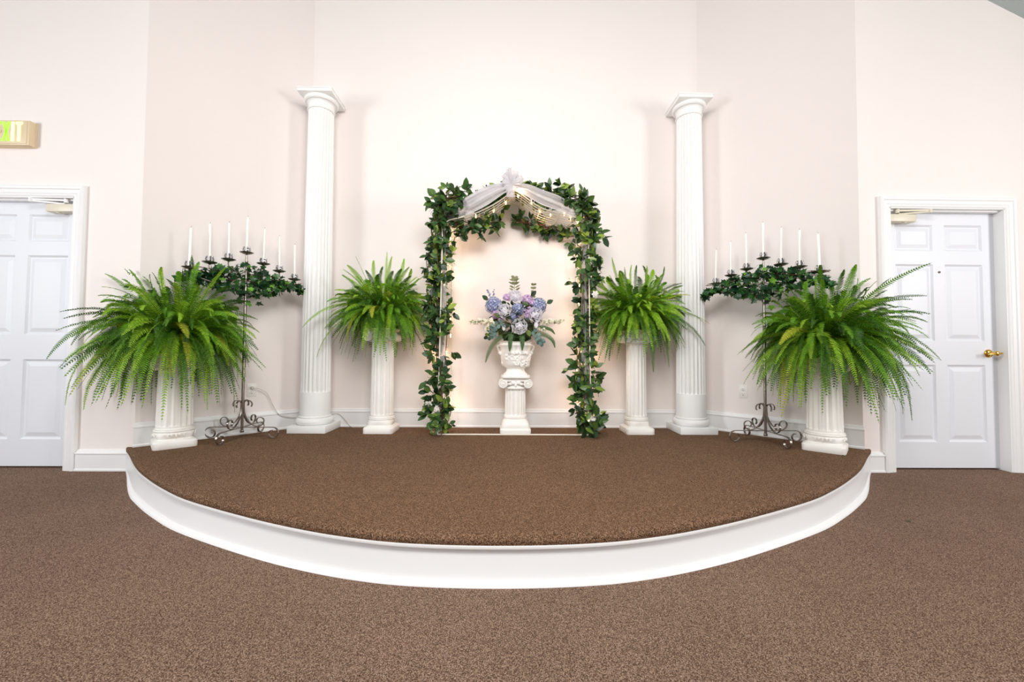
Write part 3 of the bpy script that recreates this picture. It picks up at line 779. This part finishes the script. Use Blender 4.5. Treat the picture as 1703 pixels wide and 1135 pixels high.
# tulle: bow, two swags, two drapes down the legs
tul = empty('tulle_swag', (.045, -.44, 2.36), 'white sheer tulle tied in a bow at the arch peak and draped both ways', 'tulle')
T0 = Vector((.045, -.44, 2.36)); rnd = random.Random(9)
mb = MB()
for k in range(46):            # crumpled loops of the bow
    a = 2*PI*k/46*3+rnd.uniform(-.1, .1); el = rnd.uniform(-.3, .9)
    up_ = .105 if math.sin(a) > 0 else .075
    d = Vector((math.cos(a)*.9, rnd.uniform(-.7, .1), math.sin(a))).normalized(); L = rnd.uniform(.6, 1.15)*up_*(1.25 if abs(math.cos(a)) < .5 else .95)
    s = d.cross(Vector((0, 1, 0))).normalized()*rnd.uniform(.014, .030); nrm = d.cross(s).normalized()
    rs = []
    for q in range(11):
        t = q/10; c = d*(L*math.sin(PI*t)**.8*1.1)+nrm*(.03*math.cos(PI*t)); wv = .35+.65*math.sin(PI*t)
        rs.append([c+s*(wv*(j/4-.5)*2)+nrm*(.008*math.sin(j*2.6+k+t*4)) for j in range(5)])
    mb.rings(rs, close=False, cap=False)
mb.sphere((0, -.012, -.01), .028, 12, (1, .8, 1.1))
mb.build('bow', TULLE2, tul, 'all')
def swag(path, widths, folds, seed, name, m):
    rnd = random.Random(seed); P = spline(path, 30); mb = MB(); rs = []
    for i, p in enumerate(P):
        t = i/30; wv = widths[0]*(1-t)**2+2*widths[1]*t*(1-t)+widths[2]*t*t
        T = (P[min(i+1, 30)]-P[max(i-1, 0)]).normalized(); s = T.cross(Vector((0, 1, 0))).normalized()
        if s.z < 0 and abs(T.z) < .8: s = -s
        rs.append([p-T0+s*wv*(j/24-.5)+Vector((0, -1, 0))*(.020*math.sin(j/24*PI*folds+seed+t*2)+.007*math.sin(j*1.9+t*9)) for j in range(25)])
    mb.rings(rs, close=False, cap=False); return mb.build(name, m, tul, 'all')
swag([(.03, -.45, 2.345), (-.08, -.47, 2.29), (-.20, -.48, 2.225), (-.32, -.46, 2.17), (-.37, -.43, 2.155)], (.05, .20, .12), 4, 1, 'swag', TULLE)
swag([(.03, -.44, 2.36), (-.10, -.45, 2.33), (-.22, -.46, 2.27), (-.34, -.44, 2.20)], (.04, .12, .10), 3, 6, 'swag', TULLE)
swag([(.06, -.45, 2.345), (.18, -.47, 2.31), (.32, -.48, 2.245), (.46, -.47, 2.20), (.56, -.44, 2.175)], (.05, .17, .10), 4, 2, 'swag', TULLE)
swag([(-.35, -.42, 2.15), (-.45, -.40, 2.12), (-.55, -.37, 2.12), (-.62, -.34, 2.10)], (.10, .12, .07), 3, 3, 'swag', TULLE)
swag([(.52, -.43, 2.18), (.60, -.42, 2.165), (.68, -.40, 2.13), (.74, -.36, 2.08)], (.10, .12, .08), 3, 4, 'swag', TULLE)
swag([(-.56, -.37, 2.05), (-.55, -.36, 1.5), (-.55, -.37, .9), (-.57, -.38, .24)], (.04, .07, .05), 3, 5, 'leg_drape', TULLE3)
swag([(.72, -.37, 2.05), (.71, -.36, 1.5), (.71, -.37, .9), (.73, -.38, .24)], (.04, .08, .05), 3, 8, 'leg_drape', TULLE3)

# string lights woven through the arch
sl = empty('string_lights', (AX, -.235, H), 'string of small warm white bulbs woven through the arch and garland', 'string lights')
O = Vector((AX, -.235, H)); rnd = random.Random(31)
run = []
for z in [H+.1+.155*k for k in range(13)]: run.append(Vector((xl+.05+rnd.uniform(-.06, .04), -.20+rnd.uniform(-.12, .08), z)))
for px, pz in [(-.52, 2.09), (-.36, 2.125), (-.20, 2.19), (-.09, 2.26), (.02, 2.30), (.14, 2.24), (.22, 2.19), (.32, 2.16), (.43, 2.13), (.50, 2.12), (.57, 2.09)]:
    run.append(Vector((AX+px, -.39+rnd.uniform(0, .12), pz+.005)))
for z in [H+.1+.155*k for k in range(12, -1, -1)]: run.append(Vector((xr-.03+rnd.uniform(-.05, .06), -.20+rnd.uniform(-.12, .08), z)))
W_ = MB(); W_.tube([p-O for p in spline([tuple(p) for p in run], 240)], .0014, 5); W_.build('light_wire', mat('light_cord', (232, 226, 206), .5, noise=.02), sl, True)
for i, p in enumerate(run):
    q = p-O; b = MB(); b.lathe([(.001, .011), (.0045, .006), (.0055, -.004), (.0035, -.014), (.001, -.022)], 10, c=q+Vector((0, -.010, 0)))
    b.build('bulb', BULB, sl, True)
GL = [(xl+.06, -.16, .42), (xl-.09, -.09, .86), (xl+.09, -.18, 1.2), (xl+.07, -.20, 1.65), (xl+.05, -.20, 1.98), (-.20, -.20, 2.10), (.30, -.20, 2.10), (xr-.05, -.20, 1.98), (xr-.05, -.20, 1.6), (xr-.09, -.18, 1.2), (xr+.09, -.09, .86), (xr-.02, -.16, .45), (xr+.0, -.42, .34), (.13, -.47, 2.30)]
for p in GL:
    d = bpy.data.lights.new('bulb_light', 'POINT'); d.energy = .62; d.color = (1, .60, .34); d.shadow_soft_size = .02
    o = bpy.data.objects.new('bulb_light', d); COL.objects.link(o); o.parent = sl; o.location = Vector(p)-O

# ---------------------------------------------------------------- flower arrangement in the urn
UC = Vector((.10, -.190, UTOP)); fa = empty('flower_arrangement', tuple(UC), 'blue, lilac and white flower arrangement in the urn under the arch', 'flowers')
rnd = random.Random(77)
def rel(x, z, y=-.30): return Vector((x, y, z))-UC
def petal(mb, base, d, n, L, W, cup): leaf(mb, base, d, n, L, W, -cup, .25, ((0, .25), (.25, .7), (.6, 1.0), (.85, .9), (1.0, .45)))
def rose(c, r, face, nm='rose', M_=ROSEM):
    mb = MB(); face = face.normalized(); f, s, u = frame(face)
    for ring, (n_, ph, ln) in enumerate(((3, .30, .62), (4, .62, .74), (5, .95, .86), (6, 1.28, .95), (7, 1.62, 1.0))):
        for q in range(n_):
            a = 2*PI*q/n_+ring*.61+rnd.uniform(-.12, .12); e = s*math.cos(a)+u*math.sin(a)
            dr_ = f*math.cos(ph)+e*math.sin(ph); tg = f*math.sin(ph)-e*math.cos(ph)      # outward, and towards the rose's middle
            R0 = r*(.50+.07*ring)
            petal(mb, c+dr_*R0*.92-tg*r*.22*ln, (tg+dr_*(.22+.13*ring)).normalized(), dr_, r*.80*ln, r*1.0*ln, -.10)
    mb.sphere(tuple(c), r*.50, 12)
    return mb.build(nm, M_, fa, True)
def ball(c, r, nm, M_, n, fl, petals=4, hemi=-.5):
    mb = MB()
    for k in range(n):
        z = 1-2*(k+.5)/n; a = k*2.39996; q = math.sqrt(1-z*z); e = Vector((q*math.cos(a), q*math.sin(a), z))
        if e.y > .6: continue
        cc = c+e*r*rnd.uniform(.90, 1.08); f, s, u = frame((e+rdir(rnd)*.25).normalized())
        for j in range(petals):
            b = 2*PI*j/petals+k; ee = s*math.cos(b)+u*math.sin(b)
            leaf(mb, cc, (ee+f*.25).normalized(), f, fl, fl*.85, .1, .1, ((0, .3), (.5, 1), (1, .4)))
    mb.sphere(tuple(c), r*.88, 14)
    return mb.build(nm, M_, fa)
ball(rel(-.105, 1.322, -.29), .074, 'hydrangea', HYD, 170, .0125)
ball(rel(.114, 1.282, -.31), .060, 'hydrangea', HYD, 120, .0125)
ball(rel(.298, 1.322, -.29), .074, 'hydrangea', HYD, 170, .0125)
ball(rel(.073, 1.212, -.33), .034, 'hydrangea', HYD, 36, .012)
rose(rel(.090, 1.392, -.30), .060, Vector((0, -1, .5)))
rose(rel(-.004, 1.262, -.35), .056, Vector((-.3, -1, .3)))
rose(rel(.268, 1.232, -.35), .060, Vector((.35, -1, .1)))
rose(rel(.127, 1.130, -.37), .059, Vector((0, -1, -.1)))
for x_, z_ in ((-.009, 1.112), (.277, 1.135)):
    mb = MB(); c = rel(x_, z_, -.36)
    for q in range(6):
        a = q*PI/3; e = Vector((math.cos(a), math.sin(a), 0)); petal(mb, c+Vector((0, 0, -.022)), Vector((e.x*.35, e.y*.35, 1)), e, .050, .036, -.35)
    mb.build('rosebud', ROSEM, fa, True)
for x_, z_, r_ in ((.012, 1.392, .028), (.200, 1.374, .040), (.245, 1.345, .028), (-.080, 1.235, .034), (.214, 1.268, .036), (.205, 1.225, .026), (-.038, 1.186, .022)):
    ball(rel(x_, z_, -.325), r_, 'carnation', LILAC, 34, r_*.55, 3)
def sprig(pts, n, size, M_, nm, kind='round', spread=.02, stem=True):
    mb = MB(); P = spline([tuple(p) for p in pts], 30); sm = MB()
    sm.tube(P, .0018, 5)
    for k in range(n):
        t = .25+.75*k/(n-1); c = P[min(30, int(t*30))]; T = (P[min(30, int(t*30)+1 if t < 1 else 30)]-P[max(0, int(t*30)-1)]).normalized()
        for sg in ((-1, 1) if kind != 'blossom' else (0,)):
            if kind == 'blossom':
                e = rdir(rnd); cc = c+e*spread*rnd.uniform(.2, 1.25)*(1.25-.95*t); f, s, u = frame(Vector((e.x, -1, e.z)).normalized())
                for j in range(5):
                    b = 2*PI*j/5; ee = s*math.cos(b)+u*math.sin(b); leaf(mb, cc, (ee+f*.3).normalized(), f, size, size*.8, .1, .2, ((0, .3), (.5, 1), (1, .4)))
            else:
                s = T.cross(Vector((0, 1, 0))).normalized()*sg; d = (s+T*.55+Vector((0, rnd.uniform(-.5, .2), 0))).normalized(); n_ = (Vector((0, -1, .25))+rdir(rnd)*.4).normalized()
                pr = ((0, .1), (.2, .8), (.5, 1), (.8, .8), (1, .1)) if kind == 'round' else ((0, 0), (.3, .8), (.55, 1), (.8, .6), (1, 0))
                leaf(mb, c, d, n_, size*rnd.uniform(.85, 1.1), size*(.85 if kind == 'round' else .34), .1, .1, pr)
    o = mb.build(nm, M_, fa); 
    s_ = sm.build('stem', STEM, o, True)
    return o
sprig([rel(.088, 1.40, -.26), rel(.086, 1.47, -.26), rel(.082, 1.55, -.26)], 5, .058, EUCB, 'eucalyptus_sprig', 'long')
sprig([rel(.086, 1.50, -.26), rel(.084, 1.55, -.26), rel(.086, 1.578, -.26)], 3, .036, EUCB, 'eucalyptus_sprig')
sprig([rel(.25, 1.36, -.27), rel(.256, 1.45, -.27), rel(.258, 1.515, -.27)], 4, .028, EUCB, 'eucalyptus_sprig')
sprig([rel(-.12, 1.36, -.27), rel(-.145, 1.42, -.27), rel(-.165, 1.468, -.27)], 9, .010, HYD, 'blossom_sprig', 'blossom', .020)
sprig([rel(-.12, 1.36, -.28), rel(-.11, 1.42, -.28), rel(-.102, 1.462, -.28)], 6, .009, HYD, 'blossom_sprig', 'blossom', .014)
sprig([rel(-.02, 1.15, -.30), rel(-.14, 1.17, -.33), rel(-.22, 1.175, -.34), rel(-.31, 1.158, -.34)], 46, .020, CREAMP, 'blossom_sprig', 'blossom', .034)
sprig([rel(-.04, 1.14, -.31), rel(-.12, 1.13, -.34), rel(-.17, 1.10, -.35)], 30, .020, CREAMP, 'blossom_sprig', 'blossom', .034)
sprig([rel(.26, 1.14, -.30), rel(.36, 1.17, -.33), rel(.44, 1.18, -.34), rel(.515, 1.178, -.34)], 44, .018, CREAMP, 'blossom_sprig', 'blossom', .030)
sprig([rel(.24, 1.12, -.31), rel(.32, 1.11, -.35), rel(.36, 1.09, -.36)], 14, .014, CREAMP, 'blossom_sprig', 'blossom', .022)
sprig([rel(.04, 1.19, -.33), rel(-.05, 1.15, -.37), rel(-.11, 1.10, -.38), rel(-.10, 1.04, -.38)], 7, .040, EUCA, 'eucalyptus_sprig')
sprig([rel(.20, 1.12, -.33), rel(.27, 1.07, -.37), rel(.30, 1.01, -.38), rel(.33, .985, -.38)], 6, .038, EUCA, 'eucalyptus_sprig')
sprig([rel(-.02, 1.10, -.34), rel(-.13, 1.08, -.36), rel(-.15, 1.03, -.36)], 4, .038, DARKLEAF, 'leaf_sprig')
mb = MB()
for k in range(380):           # filler leaves
    e = rdir(rnd, -1, .75); c = Vector((.10+e.x*(.185+.05*min(0, e.z)), -.245+e.y*.09, 1.205+e.z*.18))-UC
    leaf(mb, c, (e+Vector((0, -.4, 0))+rdir(rnd)*.5).normalized(), (Vector((0, -1, .4))+rdir(rnd)*.6).normalized(), rnd.uniform(.045, .075), rnd.uniform(.022, .040), .15)
for x_, z_, a_ in ((-.045, 1.21, 2.6), (.17, 1.20, -.5), (.06, 1.20, 2.8), (.15, 1.34, -.3), (-.155, 1.36, 2.4), (.37, 1.335, .5), (.23, 1.40, .8), (.04, 1.13, 3.0), (.20, 1.10, -1.2)):
    leaf(mb, rel(x_, z_, -.36), Vector((math.cos(a_), -.2, math.sin(a_))), Vector((.1, -1, .3)), .065, .045, .1)
mb.build('filler_leaves', DARKLEAF, fa)
def ffrond(pts, wmx):
    mb = MB(); P = spline([tuple(rel(*p)) for p in pts], 40); sm = MB(); sm.tube(P, .0018, 5)
    for j in range(4, 40):
        t = j/40; T = (P[j]-P[j-1]).normalized(); s = T.cross(Vector((0, 1, 0))).normalized(); ln = wmx*(1-t**2.4*.85)
        for sg in (-1, 1): leaf(mb, P[j], (s*sg+T*.35+Vector((0, -.1, 0))).normalized(), Vector((0, -1, .2)), ln, .0058, .1, .1, ((0, .8), (.5, 1), (1, .1)))
    o = mb.build('fern_frond', FERN2, fa); sm.build('stem', STEM, o, True)
FERN2 = leafmat('dark_fern_leaf', [(0, (28, 66, 24)), (1, (70, 116, 44))], .5, .2)
ffrond([(.0, 1.06, -.30), (-.08, 1.00, -.36), (-.14, .90, -.38), (-.17, .805, -.38)], .030)
ffrond([(.06, 1.08, -.33), (.050, 1.02, -.37), (.045, .96, -.375), (.042, .905, -.37)], .028)
ffrond([(.15, 1.08, -.33), (.153, 1.02, -.37), (.155, .97, -.375), (.154, .915, -.37)], .028)
ffrond([(.22, 1.07, -.32), (.34, 1.06, -.36), (.42, 1.01, -.37), (.445, .94, -.37)], .028)
ffrond([(.25, 1.11, -.32), (.34, 1.12, -.35), (.41, 1.10, -.36), (.445, 1.06, -.36)], .022)

# ---------------------------------------------------------------- exit sign, outlets, cord, bits
ex = empty('exit_sign', (-3.562, -D1, 2.42), 'cream box exit sign lit green on the wall above the left door', 'exit sign')
mb = MB(); mb.bbox(-.310, -.052, 0, 0, 0, .188, .006); mb.bbox(-.300, -.056, .010, -.014, -.048, .182, .003); mb.bbox(-.314, -.010, -.003, .004, 0, .191, .003)
mb.build('housing', SIGNM, ex, True)
LH, z0 = .146, .026
def lt(parts, m_):
    f = MB()
    for verts in parts:
        n = len(verts); f.add([(x, -.0585, z) for x, z in verts]+[(x, -.0550, z) for x, z in verts], [tuple(range(n)), tuple(range(2*n-1, n-1, -1))]+[(i, i+n, (i+1) % n+n, (i+1) % n) for i in range(n)])
    f.build('letter', m_, ex)
def rc(x0, z0_, x1, z1): return [(x0, z0_), (x1, z0_), (x1, z1), (x0, z1)]
b = -.258
lt([rc(b, z0, b+.020, z0+LH), rc(b, z0, b+.058, z0+.020), rc(b, z0+LH/2-.010, b+.046, z0+LH/2+.010), rc(b, z0+LH-.020, b+.058, z0+LH)], EXITG)
b = -.192
lt([[(b, z0), (b+.020, z0), (b+.058, z0+LH), (b+.038, z0+LH)], [(b+.038, z0), (b+.058, z0), (b+.020, z0+LH), (b, z0+LH)]], EXITG)
b = -.126
lt([rc(b, z0, b+.022, z0+LH)], EXITW)
b = -.094
lt([rc(b+.014, z0, b+.036, z0+LH), rc(b, z0+LH-.018, b+.050, z0+LH)], EXITW)
mb = MB(); mb.lathe([(.012, 0), (.012, .006), (.005, .009)], 18, T=Matrix.Translation((-.208, -.055, z0+LH/2)) @ Matrix.Rotation(PI/2, 4, 'X')); mb.build('test_button', SIGNM, ex, True)

def outlet(x, y, z, ang, label):
    o = empty('wall_outlet', (x, y, z), label, 'outlet', None, ang)
    mb = MB(); mb.bbox(-.036, -.006, -.058, .036, .001, .058, .003); mb.build('cover_plate', PLASTIC, o, True)
    for dz in (.0205, -.0205):
        f = MB(); f.lathe([(.0165, 0), (.0165, .002), (.015, .003)], 28, T=Matrix.Translation((0, -.006, dz)) @ Matrix.Rotation(PI/2, 4, 'X')); r_ = f.build('receptacle', PLASTIC, o, True)
        f = MB(); f.box(-.0078, -.0096, dz+.001, -.0052, -.0086, dz+.010); f.box(.0052, -.0096, dz+.002, .0078, -.0086, dz+.010); f.box(-.0028, -.0096, dz-.011, .0028, -.0086, dz-.006); f.build('slots', SLOT, r_)
    return o
outlet(-2.2325, -.3275, .551, math.atan2(.8630, .8467), 'white double wall outlet with a cord plugged in, on the left angled wall')
outlet(2.180, -.2745, .553, -math.atan2(.8630, .8467), 'white double wall outlet with nothing plugged in, on the right angled wall')
nv = Vector((.7136, -.7006, 0)); tv = Vector((.7006, .7136, 0)); o0 = Vector((-2.2325, -.3275, .5715))
cd = empty('power_cord', tuple(o0), 'thin pale power cord running from the left outlet behind the tall column', 'cord')
mb = MB(); mb.bbox(-.011, -.030, -.011, .011, 0, .011, .004, T=Matrix.Translation(nv*.010) @ Matrix.Rotation(math.atan2(.8630, .8467), 4, 'Z')); mb.build('plug', CORD, cd, True)
pts = [nv*.034, nv*.045+tv*.05+Vector((0, 0, -.010)), nv*.035+tv*.115+Vector((0, 0, -.060)), nv*.035+tv*.16+Vector((0, 0, -.16)), nv*.035+tv*.21+Vector((0, 0, -.25)), nv*.035+tv*.29+Vector((0, 0, -.285)), nv*.035+tv*.37+Vector((0, 0, -.30))]
pts += [Vector((-1.84, -.035, .26))-o0, Vector((-1.74, -.022, .27))-o0, Vector((-1.62, -.022, .30))-o0, Vector((-1.565, -.03, .285))-o0, Vector((-1.51, -.034, .23))-o0, Vector((-1.45, -.045, .1765))-o0, Vector((-1.33, -.035, .1765))-o0]
mb = MB(); mb.tube(spline(pts, 90), .0026, 7); mb.build('cable', CORD, cd, True)

def crumb(x, y, z, a, label):
    mb = MB(); c = Vector((0, 0, .006)); leaf(mb, c, Vector((math.cos(a), math.sin(a), .1)), Vector((0, 0, 1)), .024, .012, .15, .3); leaf(mb, c, Vector((math.cos(a+1.2), math.sin(a+1.2), .15)), Vector((0, 0, 1)), .018, .009, .1, .3)
    tag(mb.build('fallen_leaf', DARKLEAF, None, False, (x, y, z)), label, 'leaf')
crumb(2.165, -1.79, 0, .4, 'tiny fallen green leaf on the floor carpet in front of the right door')
crumb(2.41, -1.10, H, 2.0, 'tiny fallen leaf on the stage at the foot of the right fern pedestal')

# repeats of one kind carry one group phrase
GROUPS = {'potted_fern': 'ferns on the white pedestals', 'fluted_pedestal': 'white pedestals under the ferns', 'tall_column': 'tall white columns',
          'candelabra': 'candelabra on the stage', 'ivy_garland': 'ivy on the candelabra', 'leaf_garland': 'leaf garlands on the arch',
          'wall_outlet': 'wall outlets beside the stage', 'fallen_leaf': 'fallen leaves on the carpet'}
for o in bpy.data.objects:
    if o.parent is None and o.name.split('.')[0] in GROUPS: o['group'] = GROUPS[o.name.split('.')[0]]
